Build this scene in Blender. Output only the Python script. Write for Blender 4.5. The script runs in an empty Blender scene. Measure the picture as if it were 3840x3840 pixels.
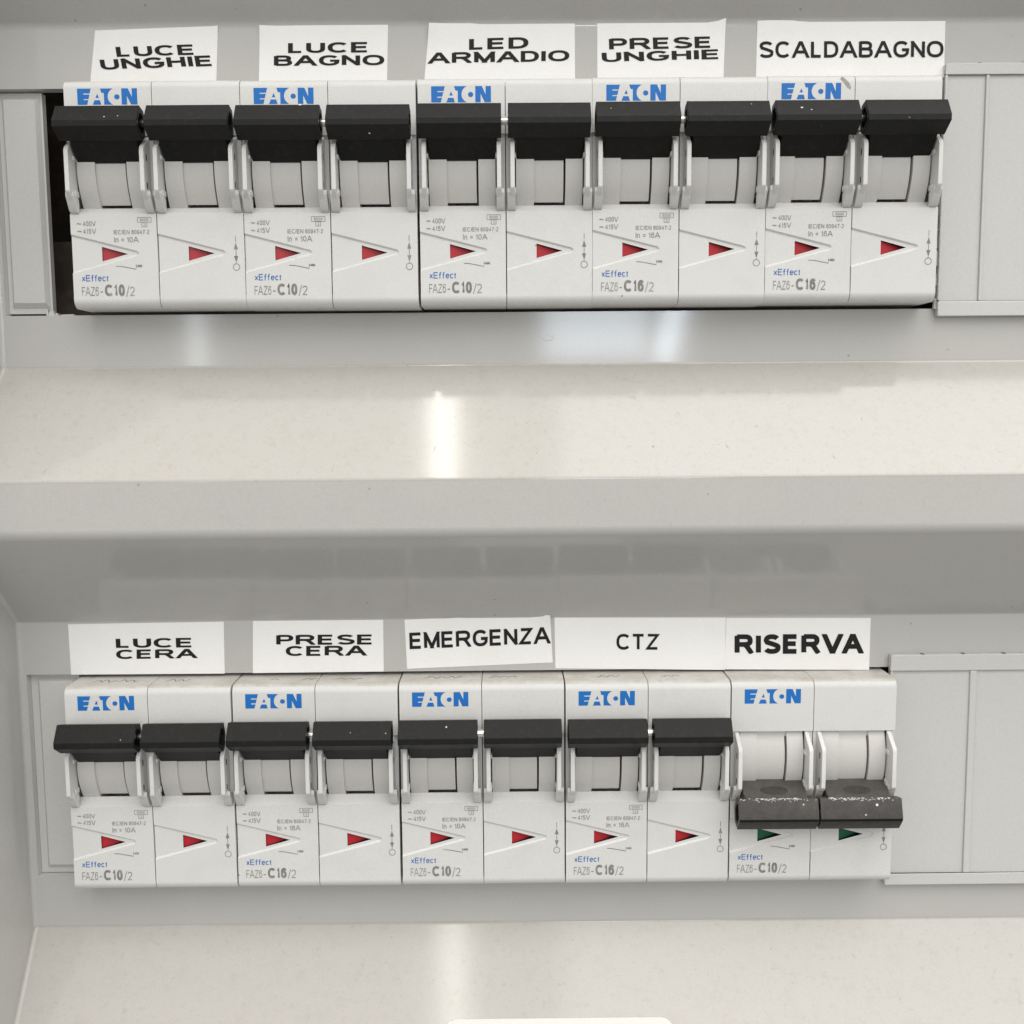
import bpy, bmesh, math, random
from mathutils import Matrix, Vector

random.seed(7)
S = 0.001                      # all helper coordinates are millimetres
scene = bpy.context.scene
COL = scene.collection

# ------------------------------------------------------------------ camera
CAM = (0.0, -220.15, -20.71)
PITCH, ROLL, YAW = 0.10245, -0.008294, -0.003935
def rot(axis, a):
    c, s = math.cos(a), math.sin(a)
    if axis == 'z': return Matrix(((c, s, 0), (-s, c, 0), (0, 0, 1)))
    if axis == 'x': return Matrix(((1, 0, 0), (0, c, -s), (0, s, c)))
    return Matrix(((c, 0, s), (0, 1, 0), (-s, 0, c)))
W2C = rot('y', ROLL) @ rot('x', PITCH) @ rot('z', YAW)
cam_data = bpy.data.cameras.new('camera')
cam_data.sensor_width = 36.0
cam_data.lens = 36.0
cam_data.clip_start = 0.005
cam_data.clip_end = 50.0
cam = bpy.data.objects.new('camera', cam_data)
COL.objects.link(cam)
r, f, u = W2C[0], W2C[1], W2C[2]
cam.matrix_world = Matrix(((r[0], u[0], -f[0], CAM[0] * S), (r[1], u[1], -f[1], CAM[1] * S),
                           (r[2], u[2], -f[2], CAM[2] * S), (0, 0, 0, 1)))
scene.camera = cam

# ------------------------------------------------------------------ light
world = bpy.data.worlds.new('World')
scene.world = world
world.use_nodes = True
wn = world.node_tree
for n in list(wn.nodes): wn.nodes.remove(n)
wo = wn.nodes.new('ShaderNodeOutputWorld')
bg = wn.nodes.new('ShaderNodeBackground')
tc = wn.nodes.new('ShaderNodeTexCoord')
sp = wn.nodes.new('ShaderNodeSeparateXYZ')
cr = wn.nodes.new('ShaderNodeValToRGB')
mr = wn.nodes.new('ShaderNodeMapRange')
mr.inputs[1].default_value = -1; mr.inputs[2].default_value = 1
wn.links.new(tc.outputs['Generated'], sp.inputs[0])
wn.links.new(sp.outputs['Z'], mr.inputs[0])
wn.links.new(mr.outputs[0], cr.inputs[0])
e = cr.color_ramp.elements            # a dim room: floor, walls, pale ceiling
e[0].position = 0.0; e[0].color = (0.085, 0.080, 0.073, 1)
e[1].position = 1.0; e[1].color = (0.92, 0.888, 0.83, 1)
m = e.new(0.45); m.color = (0.225, 0.22, 0.21, 1)
m = e.new(0.75); m.color = (0.60, 0.587, 0.56, 1)
wn.links.new(cr.outputs[0], bg.inputs[0])
bg.inputs[1].default_value = 2.3
wn.links.new(bg.outputs[0], wo.inputs[0])

def area(name, loc, size, power, color, target=None, rotation=None):
    d = bpy.data.lights.new(name, 'AREA')
    d.shape = 'RECTANGLE'; d.size, d.size_y = size
    d.energy = power; d.color = color
    o = bpy.data.objects.new(name, d); COL.objects.link(o)
    o.location = loc
    if target is not None:
        o.rotation_euler = (Vector(target) - Vector(loc)).to_track_quat('-Z', 'Y').to_euler()
    if rotation: o.rotation_euler = rotation
    return o
# narrow ceiling tube running out into the room, broad ceiling panel right of it
area('ceiling_tube', (-0.172, -1.75, 2.0), (0.062, 3.0), 6.6, (1.0, 0.985, 0.93), rotation=(0, 0, math.radians(-1.3)))
area('ceiling_panel', (0.735, -1.42, 1.2), (1.27, 2.55), 19.0, (1.0, 0.995, 0.985), rotation=(0, 0, math.radians(1.2)))
# window behind the photographer
area('window_pane', (0.265, -2.9, 0.385), (0.31, 0.52), 4.6, (0.80, 0.90, 1.0), rotation=(math.radians(90), 0, 0))
area('window_gap', (0.535, -2.9, 0.40), (0.06, 0.6), 2.1, (0.80, 0.90, 1.0), rotation=(math.radians(90), math.radians(12), 0))
area('door_gap', (-0.93, -2.9, 0.40), (0.04, 0.65), 0.9, (0.85, 0.92, 1.0), rotation=(math.radians(90), 0, 0))

vs = scene.view_settings
vs.view_transform = 'Standard'; vs.look = 'None'
vs.exposure = 0.0; vs.gamma = 1.0; vs.use_curve_mapping = False

# ------------------------------------------------------------------ materials
def material(name, color, rough=0.4, spec=0.5, metal=0.0, mottle=None, grain=None, specks=None, bump=None):
    """mottle: (colour, scale, amount)  grain: (scale, amount)  specks: (colour, scale, threshold)  bump: (scale, strength)"""
    mt = bpy.data.materials.new(name); mt.use_nodes = True
    nt = mt.node_tree; b = nt.nodes['Principled BSDF']
    b.inputs['Roughness'].default_value = rough
    b.inputs['Specular IOR Level'].default_value = spec
    b.inputs['Metallic'].default_value = metal
    b.inputs['Base Color'].default_value = (*color, 1)
    geo = nt.nodes.new('ShaderNodeNewGeometry')
    cur = None
    def mix(fac, c2):
        nonlocal cur
        mx = nt.nodes.new('ShaderNodeMix'); mx.data_type = 'RGBA'
        if cur is None: mx.inputs[6].default_value = (*color, 1)
        else: nt.links.new(cur, mx.inputs[6])
        mx.inputs[7].default_value = (*c2, 1)
        nt.links.new(fac, mx.inputs[0]); cur = mx.outputs[2]
    def noise(scale, detail=3.0, rough_=0.6):
        n = nt.nodes.new('ShaderNodeTexNoise'); n.inputs['Scale'].default_value = scale
        n.inputs['Detail'].default_value = detail; n.inputs['Roughness'].default_value = rough_
        nt.links.new(geo.outputs['Position'], n.inputs['Vector']); return n
    def rng(src, a, b_, lo, hi):
        q = nt.nodes.new('ShaderNodeMapRange')
        for k, v in enumerate((a, b_, lo, hi)): q.inputs[k + 1].default_value = v
        nt.links.new(src, q.inputs[0]); return q.outputs[0]
    for mo in (mottle or []):
        c2, sc, lo, hi, am = mo
        mix(rng(noise(sc).outputs[0], lo, hi, 0, am), c2)
    for sp_ in (specks or []):
        c2, sc, size, keep = sp_
        v = nt.nodes.new('ShaderNodeTexVoronoi'); v.inputs['Scale'].default_value = sc
        nt.links.new(geo.outputs['Position'], v.inputs['Vector'])
        a = rng(v.outputs['Distance'], size, size * 0.5, 0, 1)
        sepc = nt.nodes.new('ShaderNodeSeparateColor'); nt.links.new(v.outputs['Color'], sepc.inputs[0])
        g = nt.nodes.new('ShaderNodeMath'); g.operation = 'LESS_THAN'; g.inputs[1].default_value = keep
        nt.links.new(sepc.outputs[0], g.inputs[0])
        mu = nt.nodes.new('ShaderNodeMath'); mu.operation = 'MULTIPLY'
        nt.links.new(a, mu.inputs[0]); nt.links.new(g.outputs[0], mu.inputs[1])
        mix(mu.outputs[0], c2)
    if grain:
        sc, am = grain
        n = noise(sc, 2.0, 0.7)
        hv = nt.nodes.new('ShaderNodeHueSaturation')
        if cur is None: hv.inputs['Color'].default_value = (*color, 1)
        else: nt.links.new(cur, hv.inputs['Color'])
        nt.links.new(rng(n.outputs[0], 0.25, 0.75, 1 - am, 1 + am), hv.inputs['Value'])
        cur = hv.outputs[0]
    if cur is not None: nt.links.new(cur, b.inputs['Base Color'])
    if bump:
        sc, st = bump
        n = noise(sc, 2.0, 0.5)
        bp = nt.nodes.new('ShaderNodeBump'); bp.inputs['Strength'].default_value = st
        bp.inputs['Distance'].default_value = 0.0001
        nt.links.new(n.outputs[0], bp.inputs['Height']); nt.links.new(bp.outputs[0], b.inputs['Normal'])
    return mt

GREY = (0.482, 0.474, 0.456)
M = {}
M['fascia'] = material('glossy_grey_plastic', GREY, 0.085, 0.55,
    mottle=[((0.38, 0.35, 0.30), 700, 0.58, 0.85, 0.30), ((0.52, 0.51, 0.485), 60, 0.40, 0.75, 0.4)],
    specks=[((0.32, 0.29, 0.25), 330, 0.10, 0.05), ((0.20, 0.18, 0.16), 140, 0.035, 0.03)],
    grain=(2600, 0.05), bump=(700, 0.012))
M['ledge'] = material('dusty_grey_plastic', (0.430, 0.416, 0.390), 0.095, 0.55,
    mottle=[((0.31, 0.27, 0.22), 800, 0.57, 0.78, 0.35), ((0.36, 0.33, 0.285), 300, 0.50, 0.75, 0.25)],
    specks=[((0.33, 0.30, 0.26), 520, 0.12, 0.06), ((0.16, 0.14, 0.13), 150, 0.030, 0.05)],
    grain=(2600, 0.05), bump=(700, 0.012))
M['blank'] = material('satin_grey_plastic', (0.565, 0.562, 0.547), 0.26, 0.45, grain=(2600, 0.05), bump=(1500, 0.06))
M['housing'] = material('matt_white_plastic', (0.645, 0.642, 0.628), 0.42, 0.4,
    mottle=[((0.57, 0.555, 0.525), 140, 0.48, 0.75, 0.35)],
    specks=[((0.34, 0.31, 0.27), 170, 0.05, 0.05)], grain=(3000, 0.055), bump=(2500, 0.12))
M['dusty_top'] = material('dusty_white_plastic', (0.62, 0.605, 0.575), 0.5, 0.35,
    mottle=[((0.47, 0.42, 0.355), 260, 0.42, 0.70, 0.6), ((0.40, 0.36, 0.31), 900, 0.55, 0.75, 0.4)], grain=(3000, 0.06), bump=(2500, 0.12))
M['drum'] = material('drum_plastic', (0.575, 0.562, 0.538), 0.40, 0.4, grain=(3000, 0.05), bump=(2500, 0.12))
M['black'] = material('black_toggle_plastic', (0.0095, 0.0095, 0.0095), 0.46, 0.20,
    mottle=[((0.024, 0.0235, 0.023), 700, 0.52, 0.78, 0.5)],
    specks=[((0.16, 0.155, 0.15), 420, 0.10, 0.07), ((0.75, 0.74, 0.72), 150, 0.035, 0.05)],
    grain=(3200, 0.25), bump=(2600, 0.25))
M['dusty_black'] = material('dusty_black_plastic', (0.065, 0.061, 0.058), 0.50, 0.35,
    mottle=[((0.11, 0.10, 0.093), 420, 0.42, 0.75, 0.6)],
    specks=[((0.55, 0.52, 0.50), 620, 0.16, 0.10), ((0.80, 0.78, 0.75), 300, 0.10, 0.06)],
    grain=(4200, 0.3), bump=(3200, 0.2))
M['worn_shade_black'] = material('worn_shade_black_plastic', (0.035, 0.034, 0.033), 0.42, 0.35, mottle=[((0.07, 0.067, 0.064), 500, 0.45, 0.75, 0.6)], grain=(4200, 0.3), bump=(3000, 0.15))  # worn lower bar facet, and painted shade for the finger hollow
M['socket'] = material('black_socket_shade', (0.006, 0.006, 0.006), 0.6, 0.3)  # near-black for bar sockets; painted shade in flag holes and guard slots
M['dust'] = material('white_dust', (0.62, 0.60, 0.58), 0.9, 0.2, grain=(2500, 0.2))
M['steel'] = material('polished_steel', (0.78, 0.76, 0.72), 0.22, 0.5, metal=1.0, bump=(3000, 0.05))
M['red'] = material('red_flag', (0.44, 0.017, 0.026), 0.40, 0.4, grain=(2000, 0.12))
M['green'] = material('green_flag', (0.012, 0.105, 0.055), 0.45, 0.4, grain=(2000, 0.12))
M['logo_blue'] = material('blue_print', (0.012, 0.155, 0.50), 0.45, 0.3, grain=(3000, 0.08))
M['text_blue'] = material('blue_ink', (0.025, 0.135, 0.44), 0.5, 0.3)
M['ink'] = material('grey_print', (0.195, 0.19, 0.18), 0.5, 0.3, mottle=[((0.42, 0.41, 0.39), 900, 0.45, 0.75, 0.6)])
M['thin_ink'] = material('pale_grey_print', (0.25, 0.245, 0.235), 0.5, 0.3, mottle=[((0.42, 0.41, 0.39), 900, 0.45, 0.75, 0.6)])
M['paper'] = material('label_paper', (0.86, 0.855, 0.84), 0.36, 0.45, mottle=[((0.82, 0.80, 0.77), 110, 0.45, 0.75, 0.4)],
    grain=(2600, 0.03), bump=(500, 0.05))
M['card'] = material('shaded_card_stock', (0.66, 0.65, 0.625), 0.45, 0.3, grain=(2600, 0.05))  # white card greyed, the shade it lies in put into the colour
M['lettering'] = material('black_lettering', (0.014, 0.013, 0.012), 0.5, 0.2, grain=(2500, 0.2))
M['cavity'] = material('dark_cavity', (0.035, 0.026, 0.021), 0.55, 0.3, mottle=[((0.10, 0.075, 0.06), 180, 0.48, 0.80, 0.8)])
M['brown'] = material('dark_brown_sheet', (0.026, 0.019, 0.016), 0.45, 0.3, mottle=[((0.085, 0.064, 0.053), 150, 0.45, 0.75, 0.8)])
M['pencil'] = material('pencil_graphite', (0.20, 0.185, 0.17), 0.6, 0.3)
M['fibre'] = material('grey_fibre', (0.30, 0.28, 0.25), 0.7, 0.3)
M['smear'] = material('brown_smear', (0.30, 0.27, 0.25), 0.5, 0.3, mottle=[((0.45, 0.42, 0.39), 600, 0.4, 0.7, 0.7)])

# ------------------------------------------------------------------ mesh helpers  (x right, q out of the wall, z up; mm)
def P(x, q, z): return (x * S, -q * S, z * S)

class MB:
    def __init__(self): self.v = []; self.f = []; self.m = []
    def face(self, pts, mi=0):
        n = len(self.v); self.v += [P(*p) for p in pts]
        self.f.append(list(range(n, n + len(pts)))); self.m.append(mi)
    def prism(self, poly, x0, x1, mi=0, pocket=None):
        """extrude a (q,z) polygon along x; pocket=(scale, depth, material) sinks a socket into both ends"""
        n = len(poly)
        for i in range(n):
            a, b = poly[i], poly[(i + 1) % n]
            self.face([(x0, *a), (x0, *b), (x1, *b), (x1, *a)], mi)
        cq = sum(p[0] for p in poly) / n; cz = sum(p[1] for p in poly) / n
        for x, sgn in ((x0, 1), (x1, -1)):
            if not pocket:
                self.face([(x, *p) for p in poly], mi)
            else:
                k, d, pm = pocket
                inn = [(cq + (p[0] - cq) * k, cz + (p[1] - cz) * k) for p in poly]
                for i in range(n):
                    j = (i + 1) % n
                    self.face([(x, *poly[i]), (x, *poly[j]), (x, *inn[j]), (x, *inn[i])], mi)
                    self.face([(x, *inn[i]), (x, *inn[j]), (x + sgn * d, *inn[j]), (x + sgn * d, *inn[i])], pm)
                self.face([(x + sgn * d, *p) for p in inn], pm)
    def box(self, x0, x1, q0, q1, z0, z1, mi=0):
        self.prism([(q0, z0), (q1, z0), (q1, z1), (q0, z1)], x0, x1, mi)
    def plate(self, poly, q0, q1, mi=0):
        """extrude an (x,z) polygon along q"""
        n = len(poly)
        self.face([(x, q1, z) for x, z in poly], mi)
        self.face([(x, q0, z) for x, z in poly], mi)
        for i in range(n):
            a, b = poly[i], poly[(i + 1) % n]
            self.face([(a[0], q0, a[1]), (b[0], q0, b[1]), (b[0], q1, b[1]), (a[0], q1, a[1])], mi)
    def build(self, name, mats, parent=None, bevel=None, smooth=None, merge=True, seg=2):
        me = bpy.data.meshes.new(name)
        me.from_pydata(self.v, [], self.f)
        for mt in (mats if isinstance(mats, (list, tuple)) else [mats]): me.materials.append(M[mt])
        for p, mi in zip(me.polygons, self.m): p.material_index = mi
        bm = bmesh.new(); bm.from_mesh(me)
        if merge: bmesh.ops.remove_doubles(bm, verts=bm.verts, dist=1e-7)
        bmesh.ops.recalc_face_normals(bm, faces=bm.faces)
        if smooth:
            for e_ in bm.edges:
                if len(e_.link_faces) == 2 and e_.calc_face_angle(0) > math.radians(smooth): e_.smooth = False
        bm.to_mesh(me); bm.free()
        if smooth or bevel:
            for p in me.polygons: p.use_smooth = True
        o = bpy.data.objects.new(name, me); COL.objects.link(o)
        if parent is not None: o.parent = parent
        if bevel:
            b = o.modifiers.new('bevel', 'BEVEL'); b.width = bevel * S; b.segments = seg
            b.limit_method = 'ANGLE'; b.angle_limit = math.radians(32)
            b.harden_normals = True; b.use_clamp_overlap = True
        return o

def empty(name, x, q, z, label, category, group=None):
    o = bpy.data.objects.new(name, None); COL.objects.link(o)
    o.empty_display_size = 0.01
    o.location = P(x, q, z); o['label'] = label; o['category'] = category
    if group: o['group'] = group
    return o
def tag(o, label, category, group=None):
    o['label'] = label; o['category'] = category
    if group: o['group'] = group
    return o
def arc(cq, cz, rad, a0, a1, n):
    return [(cq + rad * math.cos(math.radians(a0 + (a1 - a0) * i / n)),
             cz + rad * math.sin(math.radians(a0 + (a1 - a0) * i / n))) for i in range(n + 1)]

# ---- lettering drawn as pen strokes: glyph = (width, [polylines in the unit box], height)
def ell(cu, cv, ru, rv, a0, a1, n=12):
    out = []
    for i in range(n + 1):
        t = math.radians(a0 + (a1 - a0) * i / n); c, s_ = math.cos(t), math.sin(t)
        out.append((cu + ru * math.copysign(abs(c) ** .86, c), cv + rv * math.copysign(abs(s_) ** .86, s_)))
    return out
GL = {
 'A': (.98, [[(-.09, -.2), (.58, 1.3)], [(1.09, -.2), (.42, 1.3)], [(.2, .32), (.8, .32)]]),
 'B': (.82, [[(0, 1.07), (0, -.07)], [(0, .53)] + [(.6, .53)] + ell(.6, .265, .4, .265, 90, -90, 8) + [(0, 0)], [(.55, .53)] + ell(.57, .765, .36, .235, -90, 90, 8) + [(0, 1)]]),
 'C': (.88, [ell(.53, .5, .53, .5, 42, 318, 18)]),
 'D': (.84, [[(0, 0), (.42, 0)] + ell(.42, .5, .58, .5, -90, 90, 12) + [(0, 1), (0, 0)]]),
 'E': (.78, [[(1, 1), (0, 1), (0, 0), (1, 0)], [(0, .52), (.93, .52)]]),
 'F': (.70, [[(1, 1), (0, 1), (0, -.07)], [(0, .52), (.85, .52)]]),
 'G': (.92, [ell(.52, .5, .52, .5, 42, 330, 18) + [(1, .46), (.56, .46)]]),
 'H': (.80, [[(0, -.07), (0, 1.07)], [(1, -.07), (1, 1.07)], [(0, .53), (1, .53)]]),
 'I': (.14, [[(.5, -.07), (.5, 1.07)]]),
 'L': (.66, [[(0, 1.07), (0, 0), (1, 0)]]),
 'M': (.96, [[(0, -.07), (0, 1.07)], [(1, -.07), (1, 1.07)], [(-.06, 1.15), (.57, -.15)], [(1.06, 1.15), (.43, -.15)]]),
 'N': (.82, [[(0, -.07), (0, 1.07)], [(1, -.07), (1, 1.07)], [(-.08, 1.12), (1.08, -.12)]]),
 'O': (.98, [ell(.5, .5, .5, .5, 0, 360, 24)]),
 'P': (.80, [[(0, -.07), (0, 1.07)], [(0, 1), (.6, 1)] + ell(.62, .72, .38, .28, 90, -90, 9) + [(0, .44)]]),
 'R': (.92, [[(0, -.07), (0, 1.07)], [(0, 1), (.58, 1)] + ell(.6, .74, .34, .26, 90, -90, 9) + [(0, .48)], [(.5, .48), (.68, .38), (1.05, -.14)]]),
 'S': (.84, [ell(.5, .745, .46, .255, 25, 180, 9) + [(.12, .62), (.5, .52), (.9, .40)] + ell(.5, .255, .5, .255, 15, -158, 11)]),
 'T': (.80, [[(-.05, 1), (1.05, 1)], [(.5, 1), (.5, -.07)]]),
 'U': (.80, [[(0, 1.07), (0, .36)] + ell(.5, .36, .5, .36, 180, 360, 12) + [(1, 1.07)]]),
 'V': (.96, [[(-.09, 1.2), (.58, -.3)], [(1.09, 1.2), (.42, -.3)]]),
 'Z': (.80, [[(0.03, 1), (1, 1), (0, 0), (1, 0)]]),
 'x': (.58, [[(0, 0), (1, .70)], [(0, .70), (1, 0)]]),
 'f': (.46, [[(.35, -.07), (.35, .78)] + ell(.85, .78, .5, .22, 180, 90, 6) + [(1.1, 1)], [(-.1, .64), (.9, .64)]]),
 'e': (.62, [[(0.02, .37), (1, .37)] + ell(.5, .355, .5, .355, 10, 318, 16)]),
 'c': (.58, [ell(.52, .355, .52, .355, 42, 318, 14)]),
 't': (.38, [[(.42, .88), (.42, .16)] + ell(.85, .16, .43, .16, 180, 270, 4), [(-.05, .68), (1, .68)]]),
 'n': (.56, [[(0, -.07), (0, .72)], [(0, .45)] + ell(.5, .45, .5, .27, 160, 0, 8) + [(1, -.07)]]),
 '0': (.64, [ell(.5, .5, .5, .5, 0, 360, 20)]),
 '1': (.36, [[(.0, .72), (.45, .83), (.85, 1), (.85, -.07)]]),
 '2': (.64, [ell(.5, .72, .46, .28, 165, -25, 9) + [(.0, 0), (1, 0)]]),
 '3': (.64, [ell(.48, .745, .42, .255, 160, -80, 9), ell(.48, .26, .5, .26, 80, -160, 10)]),
 '4': (.68, [[(.74, -.07), (.74, 1.0), (0, .26)], [(-.02, .26), (1.02, .26)]]),
 '5': (.64, [[(.95, 1), (.2, 1), (.08, .5)] + ell(.48, .32, .5, .32, 130, -150, 12)]),
 '6': (.64, [ell(.56, .5, .56, .5, 35, 175, 9), ell(.5, .33, .5, .33, 0, 360, 16)]),
 '7': (.62, [[(0, 1), (1, 1), (.55, .45), (.38, -.07)]]),
 '9': (.64, [ell(.44, .5, .56, .5, -145, -5, 9), ell(.5, .67, .5, .33, 0, 360, 16)]),
 '/': (.34, [[(0, -.07), (1, 1.07)]]), '-': (.36, [[(0, .36), (1, .36)]]), '=': (.62, [[(0, .62), (1, .62)], [(0, .28), (1, .28)]]),
 '~': (.8, [[(0, .3), (.15, .62), (.35, .72), (.65, .3), (.85, .32), (1, .7)]]),
 ' ': (.30, []),
}
def ribbon(pts, t):
    """quads of a pen stroke of width t with mitred joints"""
    pts = [p for i, p in enumerate(pts) if i == 0 or math.dist(p, pts[i - 1]) > 1e-5]
    closed = math.dist(pts[0], pts[-1]) < 1e-4
    if closed: pts = pts[:-1]
    n = len(pts); L = []; R = []
    for i in range(n):
        p = pts[i]
        a = pts[i - 1] if (i > 0 or closed) else None
        b = pts[(i + 1) % n] if (i < n - 1 or closed) else None
        d1 = ((p[0] - a[0]), (p[1] - a[1])) if a else None
        d2 = ((b[0] - p[0]), (b[1] - p[1])) if b else None
        nrm = lambda d: (lambda l: (-d[1] / l, d[0] / l))(math.hypot(*d))
        n1 = nrm(d1) if d1 else nrm(d2); n2 = nrm(d2) if d2 else n1
        mx, my = n1[0] + n2[0], n1[1] + n2[1]; l = math.hypot(mx, my)
        if l < 0.35: mx, my, k = n1[0], n1[1], 1.0
        else:
            mx, my = mx / l, my / l; k = min(2.0, 1 / max(.3, mx * n1[0] + my * n1[1]))
        L.append((p[0] + mx * k * t / 2, p[1] + my * k * t / 2)); R.append((p[0] - mx * k * t / 2, p[1] - my * k * t / 2))
    idx = list(range(n)) + ([0] if closed else [])
    return [(L[i], R[i], R[j], L[j]) for i, j in zip(idx, idx[1:])]
def clip01(poly):
    for lim, sg in ((0.0, 1), (1.0, -1)):
        out = []
        for a, b in zip(poly, poly[1:] + poly[:1]):
            ia, ib = sg * (a[1] - lim) >= 0, sg * (b[1] - lim) >= 0
            if ia: out.append(a)
            if ia != ib:
                k = (lim - a[1]) / (b[1] - a[1]); out.append((a[0] + k * (b[0] - a[0]), lim))
        poly = out
        if len(poly) < 3: return []
    return poly
def word_quads(text, t):
    x = 0.0; out = []; layer = 0
    for i_, ch in enumerate(text):
        w, strokes = GL[ch]
        if text[max(0, i_ - 1):i_ + 1] in ('VA', 'AV', 'FA'): x -= 0.10
        w = max(w, t) if ch == 'I' else w
        for st in strokes:
            pts = [(x + t / 2 + u_ * (w - t), t / 2 + v_ * (1 - t)) for u_, v_ in st]
            for q_ in ribbon(pts, t):
                pc = clip01(list(q_))
                if pc: out.append((layer % 6, pc))
            layer += 1
        x += w + 0.11
    return out, x - 0.11
def add_word(mb, text, bl, br, tl, q, t=0.14, mi=0):
    """word stretched onto the parallelogram bl, br, tl (x,z)"""
    quads, W = word_quads(text, t)
    for layer, qd in quads:
        pts = []
        for a, b in qd:
            a /= W
            pts.append((bl[0] + a * (br[0] - bl[0]) + b * (tl[0] - bl[0]), q + layer * 0.004,
                        bl[1] + a * (br[1] - bl[1]) + b * (tl[1] - bl[1])))
        mb.face(pts, mi)
def add_text(mb, text, x0, x1, z0, h, q, t=0.14, mi=0):
    add_word(mb, text, (x0, z0), (x1, z0), (x0, z0 + h), q, t, mi)
def add_line(mb, pts, w, q, mi=0):
    for (xa, za), (xb, zb) in zip(pts, pts[1:]):
        d = math.hypot(xb - xa, zb - za); nx, nz = -(zb - za) / d * w / 2, (xb - xa) / d * w / 2
        mb.face([(xa + nx, q, za + nz), (xa - nx, q, za - nz), (xb - nx, q, zb - nz), (xb + nx, q, zb + nz)], mi)

# ------------------------------------------------------------------ moulded front cover of the board
WIN = ((-0.75, 45.5), (-124.45, -78.3))
def fillet(pts, radii, n=8):
    out = []
    for i, p in enumerate(pts):
        rr = radii[i]
        if not rr or i in (0, len(pts) - 1): out.append(p); continue
        a = Vector(pts[i - 1]) - Vector(p); b = Vector(pts[i + 1]) - Vector(p)
        a.normalize(); b.normalize()
        ang = a.angle(b); d = rr / math.tan(ang / 2)
        t0 = Vector(p) + a * d; t1 = Vector(p) + b * d
        c = Vector(p) + (a + b).normalized() * (rr / math.sin(ang / 2))
        v0 = t0 - c; v1 = t1 - c
        for k in range(n + 1):
            t = k / n; w = v0.lerp(v1, t).normalized() * rr
            out.append((c.x + w.x, c.y + w.y))
    return out
prof = [(96, 19), (79, 19), (57.9, 0), (45.5, 0), (-0.75, 0), (-11.8, 0), (-34.6, 19), (-45.6, 19), (-66.6, 0),
        (-78.3, 0), (-124.45, 0), (-136.3, 0), (-170, 22.9), (-205, 22.9)]
rad = [0, 3.0, 2.2, 0, 0, 0.9, 1.3, 3.6, 0.9, 0, 0, 1.2, 2, 0]
prof = fillet(prof, rad)
WX0, WX1 = -105.9, 107.0
RW = 0.9
xl = [(-107.3 + RW * (1 - math.cos(math.radians(a))), RW * (1 - math.sin(math.radians(a)))) for a in range(0, 91, 15)]
cols = xl + [(WX0 + 0.05, 0)] + [(WX1, 0), (190, 0)]
panel = empty('panel_cover', 0, 0, -40,
              'glossy pale grey moulded plastic cover with two breaker rows', 'panel')
pmb = MB()
def pv(x, q, z): return (x, q, z + 40)
for (za, qa), (zb, qb) in zip(prof, prof[1:]):
    mid = (za + zb) / 2
    inwin = any(w0 < mid < w1 for w0, w1 in WIN)
    for ci, ((xa, da), (xb, db)) in enumerate(zip(cols, cols[1:])):
        if inwin and xa == cols[len(xl)][0]: continue
        sa = -0.02 * qa if xa < -100 else 0; sb = -0.02 * qb if xa < -100 else 0
        ta = -0.02 * qa if xb < -100 else 0; tb = -0.02 * qb if xb < -100 else 0
        pmb.face([pv(xa + sa, qa + da, za), pv(xa + sb, qb + da, zb), pv(xb + tb, qb + db, zb), pv(xb + ta, qa + db, za)], 1 if (qb > qa and za < 0) else 0)
    # side wall of the troughs
    pmb.face([pv(-107.3 - 0.02 * qa, qa + RW, za), pv(-107.3 - 0.02 * qb, qb + RW, zb), pv(-108, 27, zb), pv(-108, 27, za)])
    pmb.face([pv(-108, 27, za), pv(-108, 27, zb), pv(-150, 27, zb), pv(-150, 27, za)])
    pmb.face([pv(190, qa, za), pv(190, qb, zb), pv(191, 27, zb), pv(191, 27, za)])
shell = pmb.build('cover_shell', ['fascia', 'ledge'], panel, smooth=50)
wnm = shell.modifiers.new('weighted', 'WEIGHTED_NORMAL'); wnm.keep_sharp = True; wnm.weight = 80
for w0, w1 in WIN:                                     # the thickness of each window edge
    mb = MB(); x0 = WX0 + 0.05; t = -2.6
    mb.face([pv(x0, 0, w1), pv(WX1, 0, w1), pv(WX1, t, w1), pv(x0, t, w1)])
    mb.face([pv(x0, 0, w0), pv(WX1, 0, w0), pv(WX1, t, w0), pv(x0, t, w0)])
    mb.face([pv(x0, 0, w0), pv(x0, 0, w1), pv(x0, t, w1), pv(x0, t, w0)])
    mb.face([pv(WX1, 0, w0), pv(WX1, 0, w1), pv(WX1, t, w1), pv(WX1, t, w0)])
    mb.build('window_edge', 'blank', panel)
mb = MB(); mb.box(-125, 128, -48, -46, -160, 75)
for zz in (-160, 73): mb.box(-125, 128, -46, -2.8, zz, zz + 2)
for xx in (-125, 126): mb.box(xx, xx + 2, -46, -2.8, -158, 73)
o = mb.build('enclosure_back', 'cavity', panel); o.location = P(0, 0, 40)

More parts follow.
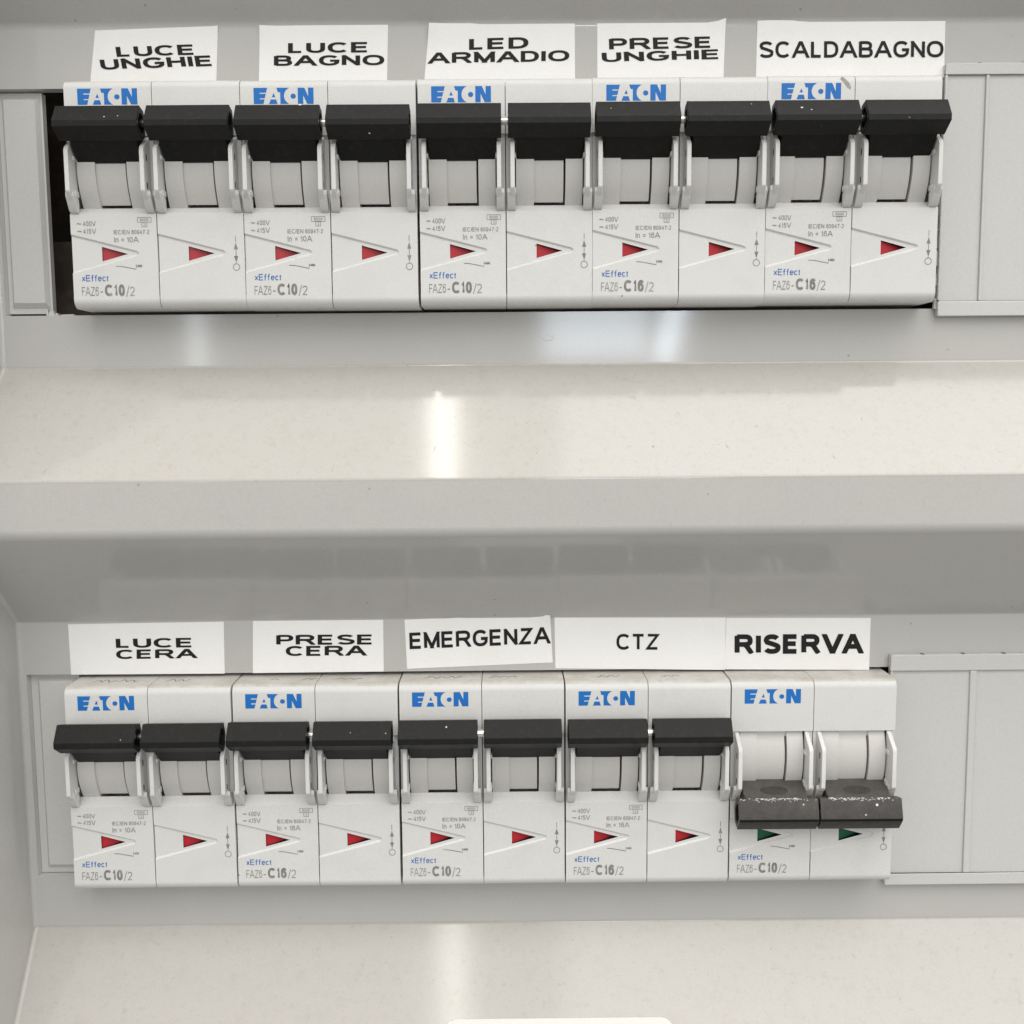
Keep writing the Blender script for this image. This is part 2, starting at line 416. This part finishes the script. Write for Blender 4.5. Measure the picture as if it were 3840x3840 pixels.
mb = MB()
def scratch(x0, x1, z0, sag, w):
    add_line(mb, [(x0 + (x1 - x0) * i / 8, z0 - sag * math.sin(math.pi * i / 8) + 40) for i in range(9)], w, 0.02)
scratch(7.4, 10.1, -6.3, 0.55, 0.10); scratch(8.9, 10.3, -5.7, 0.3, 0.07)
mb.build('scratch_mark', 'smear', panel, merge=False)
fb = MB(); fr_ = random.Random(11)
for _ in range(36):
    low = fr_.random() < .35
    x = fr_.uniform(-100, 105); t = fr_.uniform(.04, .95)
    zz, qq, dz, dq = ((-13 - 21 * t, 21 * t * .833 + 1.0, -1, .833) if not low else (-138 - 20 * t, 1.15 + 20 * t * .6795, -1, .6795))
    L = fr_.uniform(.3, 1.1); a = fr_.uniform(0, 3.14); bend = fr_.uniform(-.5, .5); w = fr_.uniform(.055, .09)
    pts = []
    for k in range(7):
        u_ = (k / 6 - .5) * L; v_ = bend * (1 - (k / 3 - 1) ** 2)
        pts.append((x + u_ * math.cos(a) - v_ * math.sin(a), u_ * math.sin(a) + v_ * math.cos(a)))
    for (xa, sa), (xb, sb) in zip(pts, pts[1:]):
        d = math.hypot(xb - xa, sb - sa); nx, ns = -(sb - sa) / d * w / 2, (xb - xa) / d * w / 2
        fb.face([pv(px, qq + ss * .64 * dq + .05, zz - ss * .77 + .03) for px, ss in ((xa + nx, sa + ns), (xa - nx, sa - ns), (xb - nx, sb - ns), (xb + nx, sb + ns))])
o = fb.build('dust_fibre', 'fibre', panel, merge=False); o['kind'] = 'stuff'
sh = MB(); sh.prism([(-20, -8 + 40), (-9, -6 + 40), (-12.5, 16.5 + 40), (-20, 17 + 40)], -112, -60)
sh.build('inner_sheet', 'brown', panel)
tb = MB()                                              # torn stubs left where blanks were snapped out
for xa, xb, za, zb in ((-96.9, -95.6, -0.75, 0.25), (-95.6, -94.9, -0.75, -0.2), (-97.4, -96.9, -0.7, 0.7), (-94.5, -91.5, -0.72, -0.45)):
    tb.plate([(xa, za + 40), (xb, za + 40), (xb - .2, zb + 40), (xa + .15, zb + 39.9)], -1.6, -0.3)
tb.build('snapped_stub', 'blank', panel)
def knockout(x0, x1, z0, z1, px0, px1):
    mb = MB()
    mb.box(x0, x1, -3.6, -1.9, z0, z1)
    a = (px0, px1, z0 + 1.1, z1 - 0.9); k = 0.75
    o_ = [(a[0], a[2]), (a[1], a[2]), (a[1], a[3]), (a[0], a[3])]
    i_ = [(a[0] + k, a[2] + k * 1.5), (a[1] - k, a[2] + k * 1.5), (a[1] - k, a[3] - k), (a[0] + k, a[3] - k)]
    for j in range(4):
        j2 = (j + 1) % 4
        mb.face([(o_[j][0], -1.898, o_[j][1]), (o_[j2][0], -1.898, o_[j2][1]), (i_[j2][0], -0.9, i_[j2][1]), (i_[j][0], -0.9, i_[j][1])])
    mb.face([(p[0], -0.9, p[1]) for p in i_])
    ob = mb.build('knockout_blank', 'blank', panel, merge=True)
    ob.location = P(0, 0, 40)
    return ob
knockout(-105.8, -96.6, -0.2, 45.2, -105.0, -97.0)
knockout(-105.8, -95.2, -124.3, -78.6, -104.3, -95.6)

# ------------------------------------------------------------------ snap-on blanking plates at the right
def blanking_plate(x0, z0, z1, zi0, zi1, divs, label, ridge):
    e_ = empty('blanking_plate', x0, 0, z0, label, 'cover plate', 'blanking plates at the right of the rows')
    mb = MB(); W = 60; H = z1 - z0
    mb.box(0, W, 0.05, 1.3, 0.02, H - 0.02)
    mb.box(0, W, 1.3, 1.85, zi1 - z0, H)
    mb.box(0, W, 1.3, 1.85, 0, zi0 - z0)
    mb.box(0, 0.55, 1.3, 1.85, zi0 - z0, zi1 - z0)
    for d0, d1 in divs: mb.box(d0 - x0, d1 - x0, 1.3, 1.3 + ridge, zi0 - z0 + 0.01, zi1 - z0 - 0.01)
    mb.build('plate', 'blank', e_, bevel=0.22, merge=True)
    if z0 > -50:                                       # ragged edge where neighbouring ribs were broken off
        rg = MB(); rr = random.Random(5); zz = 1.5
        while zz < 27:
            h_ = rr.uniform(.8, 3.5); d_ = rr.uniform(.15, .8)
            rg.plate([(0.02, zz), (-d_, zz + .15), (-d_ * rr.uniform(.3, 1), zz + h_ - .2), (0.02, zz + h_)], .3, 1.2); zz += h_ + rr.uniform(.1, 2.5)
        rg.build('broken_rib', 'blank', e_, bevel=0.06)
    n = MB()
    for k in range(6):
        xx = 6.7 + 8.9 * k
        if xx < W: n.prism([(0.6, H - 0.02), (1.7, H - 0.02), (1.7, H + 0.12), (0.6, H + 0.12)], xx, xx + 0.55)
    n.build('notch', 'pencil', e_)
    return e_
blanking_plate(90.9, -2.5, 48.9, 0.6, 46.5, [(99.3, 100.0)],
               'light grey snap-on cover plate beside the SCALDABAGNO breaker', 0.55)
blanking_plate(83.3, -127.6, -75.2, -124.9, -78.8, [(100.7, 102.2)],
               'light grey divided cover plate beside the RISERVA breaker', 0.5)

# ------------------------------------------------------------------ paper labels
def sticker(name, corners, words, curl, label):
    """corners TL TR BR BL (x,z) on the cover; a thin sheet with lifted corners"""
    n = 14
    tl, tr, br, bl = corners
    cx = sum(c[0] for c in corners) / 4; cz = sum(c[1] for c in corners) / 4
    e_ = empty('label_sticker', cx, 0, cz, label, 'label', 'paper labels stuck above the breakers')
    mb = MB(); rr = random.Random(name)
    def pt(i, j, lift=0):
        a, b = i / n, j / n
        x = (1 - b) * (tl[0] * (1 - a) + tr[0] * a) + b * (bl[0] * (1 - a) + br[0] * a) - cx
        z = (1 - b) * (tl[1] * (1 - a) + tr[1] * a) + b * (bl[1] * (1 - a) + br[1] * a) - cz
        q = 0.10
        for (ca, cb, rad_, hgt) in curl:
            d = math.hypot((a - ca) * 2.4, b - cb)
            if d < rad_: q += hgt * (1 - d / rad_) ** 2
        return x, q + lift, z
    edge = {}
    for i in range(n + 1):
        for j in range(n + 1):
            edge[i, j] = pt(i, j)
    for i in range(n):
        for j in range(n):
            mb.face([edge[i, j], edge[i + 1, j], edge[i + 1, j + 1], edge[i, j + 1]])
    # sheet thickness
    rim = [(i, 0) for i in range(n)] + [(n, j) for j in range(n)] + [(n - i, n) for i in range(n)] + [(0, n - j) for j in range(n)]
    for a, b in zip(rim, rim[1:] + rim[:1]):
        p, q_ = edge[a], edge[b]
        mb.face([p, q_, (q_[0], q_[1] - 0.08, q_[2]), (p[0], p[1] - 0.08, p[2])])
    mb.build('paper', 'paper', e_, smooth=40)
    tb = MB()
    for text, b0, b1, t0, wgt in words:
        add_word(tb, text, (b0[0] - cx, b0[1] - cz), (b1[0] - cx, b1[1] - cz), (t0[0] - cx, t0[1] - cz), 0.17, wgt)
    tb.build('lettering', 'lettering', e_, merge=False)
    return e_
TL, TR, BR, BL = (0, 0), (1, 0), (1, 1), (0, 1)
sticker('a', [(-84.07, 56.98), (-58.79, 57.7), (-59.57, 46.2), (-85.65, 46.2)],
        [('LUCE', (-79.82, 51.71), (-63.5, 52.03), (-80.05, 53.77), .205), ('UNGHIE', (-83.13, 49.14), (-59.85, 49.78), (-83.46, 51.26), .205)],
        [(1, 0, .25, .25)], 'white paper label printed LUCE UNGHIE in wide black letters')
sticker('b', [(-50.19, 57.65), (-23.82, 57.79), (-24.26, 46.2), (-50.77, 46.2)],
        [('LUCE', (-44.54, 52.22), (-27.78, 52.26), (-44.48, 54.28), .205), ('BAGNO', (-47.53, 49.7), (-24.75, 49.7), (-47.47, 51.76), .205)],
        [(0, 0, .35, .6)], 'white paper label printed LUCE BAGNO, top left corner lifting')
sticker('c', [(-15.31, 57.79), (14.61, 58.5), (14.69, 46.2), (-16.6, 46.2)],
        [('LED', (-7.2, 52.62), (5.05, 52.85), (-7.17, 54.85), .205), ('ARMADIO', (-15.66, 49.93), (13.47, 50.26), (-15.62, 52.1), .205)],
        [(0, 0.05, .5, .9), (.25, .1, .25, .25)], 'white paper label printed LED ARMADIO with a curled left edge')
sticker('d', [(19.27, 57.88), (45.76, 58.4), (45.41, 46.2), (19.28, 46.2)],
        [('PRESE', (21.75, 52.41), (43.07, 52.69), (21.64, 54.68), .205), ('UNGHIE', (20.27, 49.98), (44.81, 50.46), (20.15, 51.94), .205)],
        [(1, 0, .35, .4)], 'white paper label printed PRESE UNGHIE with a raised top right corner')
sticker('e', [(52.26, 57.98), (91.12, 57.88), (91.2, 46.2), (52.15, 46.2)],
        [('SCALDABAGNO', (52.75, 50.61), (90.92, 50.47), (52.7, 53.9), .18)],
        [(1, 1, .40, 0.8), (.1, 0, .4, .5), (.45, 1, .3, .5)], 'white paper label printed SCALDABAGNO with a curled lower right corner')
sticker('f', [(-96.15, -67.1), (-62.21, -66.83), (-62.41, -78.4), (-96.05, -78.32)],
        [('LUCE', (-85.91, -72.43), (-68.97, -72.47), (-85.92, -70.3), .205), ('CERA', (-86.02, -74.93), (-68.37, -74.86), (-85.93, -72.85), .205)],
        [], 'white paper label printed LUCE CERA in wide black letters')
sticker('g', [(-55.85, -66.75), (-27.43, -66.75), (-27.56, -78.26), (-56.25, -78.34)],
        [('PRESE', (-50.93, -72.1), (-29.63, -72.19), (-50.86, -69.86), .205), ('CERA', (-48.93, -74.6), (-31.3, -74.65), (-48.86, -72.36), .205)],
        [], 'white paper label printed PRESE CERA in wide black letters')
sticker('h', [(-22.8, -66.75), (9.01, -65.9), (9.54, -76.59), (-22.43, -77.71)],
        [('EMERGENZA', (-21.77, -73.32), (8.98, -72.31), (-21.82, -69.66), .19)],
        [(.3, 0, .3, .25), (1, 0, .3, .8)], 'tilted white paper label printed EMERGENZA')
sticker('i', [(9.94, -66.6), (47.40, -66.95), (47.40, -78.62), (10.12, -77.9)],
        [('CTZ', (23.49, -73.87), (32.78, -73.95), (23.48, -70.32), .175)],
        [], 'long white paper label printed CTZ in small black letters')
sticker('j', [(47.52, -67.02), (79.14, -67.31), (79.11, -78.92), (47.35, -78.49)],
        [('RISERVA', (49.42, -75.06), (77.59, -75.21), (49.36, -70.68), .245)],
        [], 'white paper label printed RISERVA in bold black letters')

# rounded blank card stuck on the lowest ledge
mb = MB(); w, h, rr = 49.8, 26.0, 3.0
out = []
for cx, cz, a0 in ((w / 2 - rr, -rr, 0), (-w / 2 + rr, -rr, 90), (-w / 2 + rr, -h + rr, 180), (w / 2 - rr, -h + rr, 270)):
    for k in range(7):
        a = math.radians(a0 + 15 * k); out.append((cx + rr * math.cos(a), cz + rr * math.sin(a)))
mb.plate(out, 0.05, 0.45)
card = mb.build('blank_card', 'card', bevel=0.1)
card.location = P(10.0, (152.4 - 136.3) * 0.6795, -152.4)
card.rotation_euler = (-math.atan(0.6795), 0, 0)
tag(card, 'blank white rounded card on the lowest ledge', 'card')

# ------------------------------------------------------------------ circuit breakers
# one pole, local: x 0..17.5, z 0..45, q = 0 at the front face
PW = 17.5
body_prof = ([(-16, 0.05), (-1.6, 0.05)] + arc(-1.9, 1.9, 1.895, -84, -2, 7) + [(-0.02, 2.5), (-3.0, 2.5), (-3.0, 18.7), (-0.05, 18.75), (-2.35, 20.3), (-2.6, 17.5), (-16, 17.5)])
top_prof = ([(-16, 33.9), (-2.6, 33.7), (0, 34.0)] + arc(-1.7, 43.3, 1.7, 0, 90, 7) + [(-16, 45.0)])
cheek_prof = [(-16, 17.5), (-0.45, 18.7), (-0.45, 33.95), (-16, 33.95)]
ear_prof = [(-0.6, 34.0), (3.3, 31.2), (3.6, 30.5), (3.6, 22.7), (3.2, 22.1), (-0.6, 19.5)]
foot_prof = [(-0.5, 21.6), (2.2, 22.9), (2.3, 22.0), (0.9, 19.4), (-0.02, 18.85), (-0.5, 18.85)]

def housing_mesh():
    mb = MB()
    mb.prism(body_prof, 0.03, PW - 0.03)
    k0 = len(mb.f); mb.prism(top_prof, 0.03, PW - 0.03)
    for i in range(k0, len(mb.f)):
        if all(mb.v[j][2] > 44.6 * S for j in mb.f[i]): mb.m[i] = 1
    mb.prism(cheek_prof, 0.05, 0.95); mb.prism(cheek_prof, PW - 0.95, PW - 0.05)
    mb.prism([(-16, 17.6), (-9, 17.6), (-9, 34.3), (-16, 34.3)], 0.95, PW - 0.95)
    mb.box(1.9, PW - 1.9, -6, -1.25, 32.5, 33.85)
    return mb
def guard_mesh(s):
    mb = MB()
    a, b = (0.85, 1.75) if s < 0 else (PW - 1.75, PW - 0.85)
    mb.prism(ear_prof, a, b)
    a, b = (0.25, 1.9) if s < 0 else (PW - 1.9, PW - 0.25)
    mb.prism(foot_prof, a, b)
    a, b = (1.6, 2.0) if s < 0 else (PW - 2.0, PW - 1.6)       # small stops on the inner side
    xo = 0.845 if s < 0 else PW - 0.845
    for za, zb in ((28.6, 29.9), (23.2, 24.4)): mb.face([(xo, 1.7, za), (xo, 2.3, za + .1), (xo, 2.3, zb + .1), (xo, 1.7, zb)], 1)  # flat dark patches painted as the shade of slot holes
    mb.box(a, b, -0.5, 1.6, 29.0, 29.9); mb.box(a, b, -0.5, 1.2, 22.0, 23.2)
    return mb
def plate_mesh():
    mb = MB(); x0, x1, z0, z1 = 0.06, PW - 0.06, 1.84, 18.75
    A, T0, T1, T2, B = (x0, 14.85), (13.35, 11.45), (13.75, 10.95), (13.35, 10.45), (x0, 6.95)
    d = -0.32
    a, t0, t1, t2, b = (x0, 14.45), (13.0, 11.2), (13.25, 10.95), (13.0, 10.7), (x0, 7.35)
    fr = lambda p, q=0.0: (p[0], q, p[1])
    mb.face([fr(A), fr(T0), fr(T1), (x1, 0, T1[1]), (x1, 0, z1), (x0, 0, z1)])
    mb.face([fr(B), fr(T2), fr(T1), (x1, 0, T1[1]), (x1, 0, z0), (x0, 0, z0)])
    for p, q_, pi, qi in ((A, T0, a, t0), (T0, T1, t0, t1), (T1, T2, t1, t2), (T2, B, t2, b)):
        mb.face([fr(p), fr(q_), fr(qi, d), fr(pi, d)])
    H1, H2, H3 = (6.1, 12.35), (6.1, 9.45), (11.35, 10.9)
    mb.face([fr(p, d) for p in (a, b, H2, H1)])
    mb.face([fr(p, d) for p in (a, H1, H3, t1, t0)])
    mb.face([fr(p, d) for p in (b, t2, t1, H3, H2)])
    for p, q_ in ((H1, H2), (H2, H3), (H3, H1)):
        mb.face([fr(p, d), fr(q_, d), fr(q_, -2.9), fr(p, -2.9)], 1)  # white plastic walls coloured dark, shade inside the flag hole painted in
    mb.face([fr(a, d), fr(b, d), fr(b, -2.95), fr(a, -2.95)])
    # outer rim
    for p, q_ in (((x0, z1), (x1, z1)), ((x1, z1), (x1, z0)), ((x1, z0), (x0, z0))):
        mb.face([fr(p), fr(q_), fr(q_, -2.95), fr(p, -2.95)])
    mb.face([(x0, 0, z0), (x0, 0, B[1]), (x0, -2.95, B[1]), (x0, -2.95, z0)])
    mb.face([(x0, 0, A[1]), (x0, 0, z1), (x0, -2.95, z1), (x0, -2.95, A[1])])
    return mb
def drum_mesh(x0, x1, R, low=-62):
    mb = MB(); prof = arc(-12.8, 28, R, low, 62, 30)
    for a, b in zip(prof, prof[1:]): mb.face([(x0, *a), (x0, *b), (x1, *b), (x1, *a)])
    c = [(-12.8 + (p[0] + 12.8) * 0.4, 28 + (p[1] - 28) * 0.4) for p in prof]
    for x in (x0, x1):
        for i in range(len(prof) - 1):
            mb.face([(x, *prof[i]), (x, *prof[i + 1]), (x, *c[i + 1]), (x, *c[i])])
    return mb
PIV = (-14.0, 24.0)
def rotp(p, deg):
    a = math.radians(deg); u_, w_ = p[0] - PIV[0], p[1] - PIV[1]
    return (PIV[0] + u_ * math.cos(a) - w_ * math.sin(a), PIV[1] + u_ * math.sin(a) + w_ * math.cos(a))
bar_prof = [(4.9, 38.55), (7.0, 35.3), (7.0, 34.1), (3.8, 32.1), (2.3, 33.0), (1.7, 35.5), (2.6, 38.0)]
stem_prof = [(-0.8, 32.4), (3.3, 37.9), (3.7, 32.3), (0.05, 28.75), (-2.4, 28.6), (-4, 31)]
OFF_BAR = [(5.0, 21.0), (6.2, 17.0), (6.05, 16.4), (4.1, 14.0), (1.7, 14.8), (1.0, 17.7), (2.6, 20.5)]
OFF_STEM = [(-3, 23.2), (-0.35, 22.75), (4.8, 20.95), (4.2, 14.6), (1.0, 15.5), (-3, 19)]
def toggle_mesh(deg, bx0, bx1):
    mb = MB()
    mb.prism(OFF_BAR if deg else bar_prof, bx0, bx1, 0, pocket=(0.62, 1.8, 1))
    if deg: mb.m[1] = 2; mb.m[2] = 3
    return mb
def stem_mesh(deg):
    mb = MB(); mb.prism(OFF_STEM if deg else stem_prof, 2.15, PW - 2.1)
    return mb

def logo_mesh():
    mb = MB(); x0, z1, w, h = 2.75, 43.2, 11.95, 3.12
    def pl(*pts): mb.face([(x0 + a / 450 * w, 0.03, z1 - b / 125 * h) for a, b in pts])
    ex = lambda y: 103 - 31 * y / 125          # slanted right side of the first letter
    pl((0, 0), (ex(0), 0), (ex(37), 37), (46, 37), (46, 46), (ex(46), 46), (ex(80), 80), (46, 80), (46, 89), (ex(89), 89), (ex(125), 125), (0, 125))
    pl((150, 40), (162, 72), (136, 72))
    pl((128, 90), (168, 90), (178, 125), (114, 125))
    ring = [(297 + 69 * math.cos(math.radians(t)), 62.5 + 69 * math.sin(math.radians(t))) for t in range(245, 114, -10)]
    ring = [(a, min(125, max(0, b))) for a, b in ring]
    pl((172, 0), *ring, (200, 125), (200, 34), (183, 34))
    pl(*[(297 + 20 * math.cos(math.radians(t)), 65 + 20 * math.sin(math.radians(t))) for t in range(0, 360, 20)])
    pl((332, 0), (382, 0), (410, 66), (410, 0), (450, 0), (450, 125), (402, 125), (372, 58), (372, 125), (332, 125))
    return mb
Q = 0.03
def rating_mesh(amps):
    mb = MB()
    for zz, vv in ((16.4, '400V'), (14.9, '415V')):
        add_text(mb, '~', 1.3, 2.3, zz + .2, .55, Q, 0.25, 1); add_text(mb, vv, 2.55, 5.2, zz, 1.0, Q, 0.16, 1)
    for a, b, c_, d in ((13.65, 16.4, 17.1, 18.05), (14.5, 15.5, 16.2, 17.1)):
        add_line(mb, [(a, c_), (b, c_), (b, d), (a, d), (a, c_)], 0.12, Q, 1)
    add_text(mb, '6000', 14.15, 15.9, 17.3, 0.55, Q, 0.15, 1)
    add_text(mb, '3', 14.8, 15.2, 16.38, 0.55, Q, 0.15, 1)
    add_text(mb, 'IEC/EN 60947-2', 8.75, 15.95, 14.75, 0.85, Q, 0.17, 1)
    add_text(mb, 'In = %dA' % amps, 8.75, 13.7, 13.15, 1.1, Q, 0.155, 1)
    add_line(mb, [(8.9, 8.45), (10.1, 8.38), (13.0, 7.8)], 0.16, Q, 0)          # contact symbol
    add_line(mb, [(13.0, 8.75), (13.0, 8.1)], 0.12, Q, 0); add_line(mb, [(13.0, 8.45), (14.2, 8.45)], 0.12, Q, 0)
    for sx in (13.5, 13.95):
        add_line(mb, [(sx - .2, 8.7), (sx + .2, 8.2)], 0.12, Q, 0); add_line(mb, [(sx - .2, 8.2), (sx + .2, 8.7)], 0.12, Q, 0)
    add_text(mb, 'FAZ6', 1.75, 5.15, 2.55, 1.8, Q, 0.12, 1)
    add_line(mb, [(5.5, 3.3), (6.0, 3.3)], 0.22, Q, 0)
    add_text(mb, 'C%d' % amps, 6.4, 10.45, 2.45, 2.35, Q, 0.24, 0)
    add_line(mb, [(10.75, 2.3), (11.35, 4.5)], 0.16, Q, 1)
    add_text(mb, '2', 11.5, 12.5, 2.45, 1.9, Q, 0.12, 1)
    return mb
def series_mesh():
    mb = MB(); add_text(mb, 'xEffect', 1.85, 7.3, 5.45, 1.28, Q, 0.14); return mb
def position_mesh():
    mb = MB(); x = 15.75
    add_line(mb, [(x, 14.3), (x, 13.1)], 0.13, Q)
    mb.face([(x, Q, 12.95), (x - .42, Q, 11.6), (x + .42, Q, 11.6)])
    add_line(mb, [(x, 11.6), (x, 10.3)], 0.13, Q)
    mb.face([(x, Q, 8.95), (x - .42, Q, 10.3), (x + .42, Q, 10.3)])
    add_line(mb, [(x, 8.95), (x, 8.75)], 0.13, Q)
    add_line(mb, [(x + .66 * math.cos(math.radians(t)), 8.08 + .66 * math.sin(math.radians(t))) for t in range(0, 361, 20)], 0.14, Q)
    return mb
def flag_mesh():
    mb = MB(); mb.face([(5.9, -0.65, 12.6), (5.9, -0.65, 9.2), (11.6, -1.9, 10.9)]); return mb
def pin_mesh(deg):
    mb = MB(); c = (3.6, 17.4) if deg else (3.6, 35.4); poly = [(c[0] + 0.8 * math.cos(math.radians(t)), c[1] + 0.8 * math.sin(math.radians(t))) for t in range(0, 360, 24)]
    mb.prism(poly, PW - 2.2, PW + 2.4); return mb
def dust_mesh(seed):
    rr = random.Random(seed); mb = MB()
    clumps = [rr.uniform(3, 15) for _ in range(5)]
    for i in range(70):
        x = rr.gauss(rr.choice(clumps), 1.1) if rr.random() < .6 else rr.uniform(1.0, 17.0)
        x = min(16.9, max(1.0, x)); t = abs(rr.gauss(0, .22))
        up = rr.random() < .35
        q0, z0 = (5.0 - t * .9, 21.0 + t * .03) if up else (5.0 + t * .3, 21.0 - t)
        s_ = rr.uniform(.03, .11); k = rr.uniform(1.0, 5.0)
        pts = [(x + s_ * k * math.cos(a) * rr.uniform(.5, 1.1), z0 + s_ * math.sin(a) * rr.uniform(.4, 1.2)) for a in [j * .9 for j in range(7)]]
        mb.plate(pts, q0 - .12, q0 + .06)
    return mb
def fleck(parent, items):
    """paint flecks on the upper facet of a toggle bar: (x, position down the facet, size)"""
    mb = MB()
    for x, t, r_ in items:
        q0, z0 = 4.9 + 2.1 * t + .03, 38.55 - 3.25 * t + .03
        mb.face([(x + r_ * math.cos(a), q0 - .54 * r_ * .7 * math.sin(a), z0 + .84 * r_ * .7 * math.sin(a)) for a in [i * .785 for i in range(8)]])
    mb.build('paint_fleck', 'dust', parent)
def make_breaker(amps, off=False):
    deg = -44 if off else 0
    t = empty('circuit_breaker', 0, 0, 0, '', 'circuit breaker', 'two pole breakers in the two rows')
    tm = ['dusty_black', 'socket', 'black', 'worn_shade_black'] if off else ['black', 'socket']
    for k in range(2):
        ox = k * (PW + 0.08)
        def put(o): o.location = P(ox, 0, 0); return o
        hs = put(housing_mesh().build('pole_housing', ['housing', 'dusty_top'], t, bevel=0.16))
        plate_mesh().build('front_plate', ['housing', 'socket'], hs)
        for s in (-1, 1): guard_mesh(s).build('toggle_guard', ['housing', 'socket'], hs, bevel=0.13)
        put(flag_mesh().build('status_flag', 'green' if off else 'red', t))
        d = put(drum_mesh(5.66, 11.62, 12.55, -34.5).build('toggle_drum', 'drum', t, smooth=40))
        for a, b in ((2.02, 5.66), (12.02, PW - 2.02)): drum_mesh(a, b, 13.05).build('drum_collar', 'drum', d, smooth=40)
        bx = ((0.7, 17.4) if off else (0.25, 16.70)) if k == 0 else ((0.25, 17.4) if off else (0.45, 16.65))
        tg = put(toggle_mesh(deg, *bx).build('toggle_bar', tm, t, bevel=0.10))
        stem_mesh(deg).build('toggle_stem', tm[0], tg, bevel=0.2)
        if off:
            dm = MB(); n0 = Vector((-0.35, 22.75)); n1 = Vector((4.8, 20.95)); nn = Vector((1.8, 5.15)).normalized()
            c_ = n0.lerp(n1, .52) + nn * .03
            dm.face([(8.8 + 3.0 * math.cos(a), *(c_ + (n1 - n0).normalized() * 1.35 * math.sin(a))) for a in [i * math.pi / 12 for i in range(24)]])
            dm.build('dish_shade_patch', 'worn_shade_black', tg)  # flat ellipse, the hollow's shade put into its darker colour
        if off: dust_mesh(k).build('dust_crust', 'dust', tg)
        if k == 0:
            logo_mesh().build('logo', 'logo_blue', hs)
            rating_mesh(amps).build('rating_print', ['ink', 'thin_ink'], hs, merge=False)
            series_mesh().build('series_print', 'text_blue', hs, merge=False)
        else:
            position_mesh().build('position_symbol', 'ink', hs, merge=False)
    pin_mesh(deg).build('coupling_pin', 'steel', t)
    return t
def copy_tree(o, parent=None):
    c = o.copy(); COL.objects.link(c)
    if parent is not None: c.parent = parent
    for ch in list(o.children): copy_tree(ch, c)
    return c

FQ = 8.0
b10, b16, boff = make_breaker(10), make_breaker(16), make_breaker(10, True)
plan = [
    (-87.95, -0.10, b10, 'leftmost upper breaker marked C10, below the LUCE UNGHIE label, beside the dark gap'),
    (-52.85, -0.15, b10, 'upper breaker marked C10, toggles up, below the LUCE BAGNO label'),
    (-17.45, -0.10, b10, 'upper breaker marked C10, toggles up, below the LED ARMADIO label'),
    (17.60, -0.05, b16, 'upper breaker marked C16, toggles up, below the PRESE UNGHIE label'),
    (52.75, 0.00, b16, 'rightmost upper breaker marked C16 with a brown smear, below the SCALDABAGNO label'),
    (-94.25, -124.10, b10, 'lower breaker marked C10, toggles up, below the LUCE CERA label'),
    (-59.00, -124.05, b16, 'lower breaker marked C16, toggles up, below the PRESE CERA label'),
    (-23.45, -124.05, b10, 'lower breaker marked C10, toggles up, below the tilted EMERGENZA label'),
    (11.80, -124.05, b16, 'lower breaker marked C16, toggles up, below the CTZ label'),
    (47.10, -124.05, boff, 'switched off breaker with dusty lowered toggles and green flags, below RISERVA'),
]
used = set(); units = []; rnd = random.Random(3)
for x, z, src, lab in plan:
    t = src if src.name not in used else copy_tree(src)
    used.add(src.name)
    t.location = P(x + rnd.uniform(-.06, .06), FQ + rnd.uniform(-.22, .1), z + rnd.uniform(-.08, .08)); t['label'] = lab
    t.rotation_euler = (math.radians(rnd.uniform(-.25, .25)), math.radians(rnd.uniform(-.12, .12)), math.radians(rnd.uniform(-.25, .25)))
    units.append(t)

def bars(t): return sorted([c for c in t.children if c.name.startswith('toggle_bar')], key=lambda c: c.location.x)
fleck(bars(units[0])[0], [(10.4, .8, .16), (13.0, .75, .14)])
fleck(bars(units[1])[0], [(12.9, .02, .3)])
fleck(bars(units[3])[1], [(13.0, .25, .13)]); fleck(bars(units[3])[0], [(3.1, .5, .12)])
fleck(bars(units[4])[0], [(5.2, .55, .26), (7.0, .7, .17)])
fleck(bars(units[5])[0], [(14.0, .85, .12)]); fleck(bars(units[6])[1], [(8.3, .6, .1), (15.6, .65, .13)])
# pencil marks on the top faces of the lower breakers, a smear on one upper breaker
def scribble(parent, items, seed):
    rr = random.Random(seed); mb = MB()
    for x0, x1, amp, n in items:
        pts = [(x0 + (x1 - x0) * i / n, -5.2 + amp * math.sin(i * 1.9 + rr.random()) + rr.uniform(-.3, .3)) for i in range(n + 1)]
        for (xa, qa), (xb, qb) in zip(pts, pts[1:]):
            d = math.hypot(xb - xa, qb - qa) or 1; nx, nq = -(qb - qa) / d * .12, (xb - xa) / d * .12
            mb.face([(xa + nx, qa + nq, 45.03), (xa - nx, qa - nq, 45.03), (xb - nx, qb - nq, 45.03), (xb + nx, qb + nq, 45.03)])
    mb.build('pencil_mark', 'pencil', parent, merge=False)
for k, items in ((5, [(4, 9, 1.0, 9), (9.5, 14, .9, 8), (20, 25, .8, 9)]), (6, [(7, 9, .6, 4), (14, 17, .8, 6), (21, 27, .7, 10)]),
                 (7, [(5, 13, 1.0, 12), (19, 25, .7, 10)]), (8, [(7, 12, .9, 9), (21, 25, .6, 7)])):
    scribble(units[k], items, k)
mb = MB()
mb.face([(14.55, Q, 44.2), (14.95, Q, 43.6), (15.9, Q, 42.3), (16.55, Q, 41.9), (16.75, Q, 42.3), (16.3, Q, 43.2), (15.5, Q, 44.0), (14.9, Q, 44.4)])
mb.build('brown_smear', 'smear', units[4])
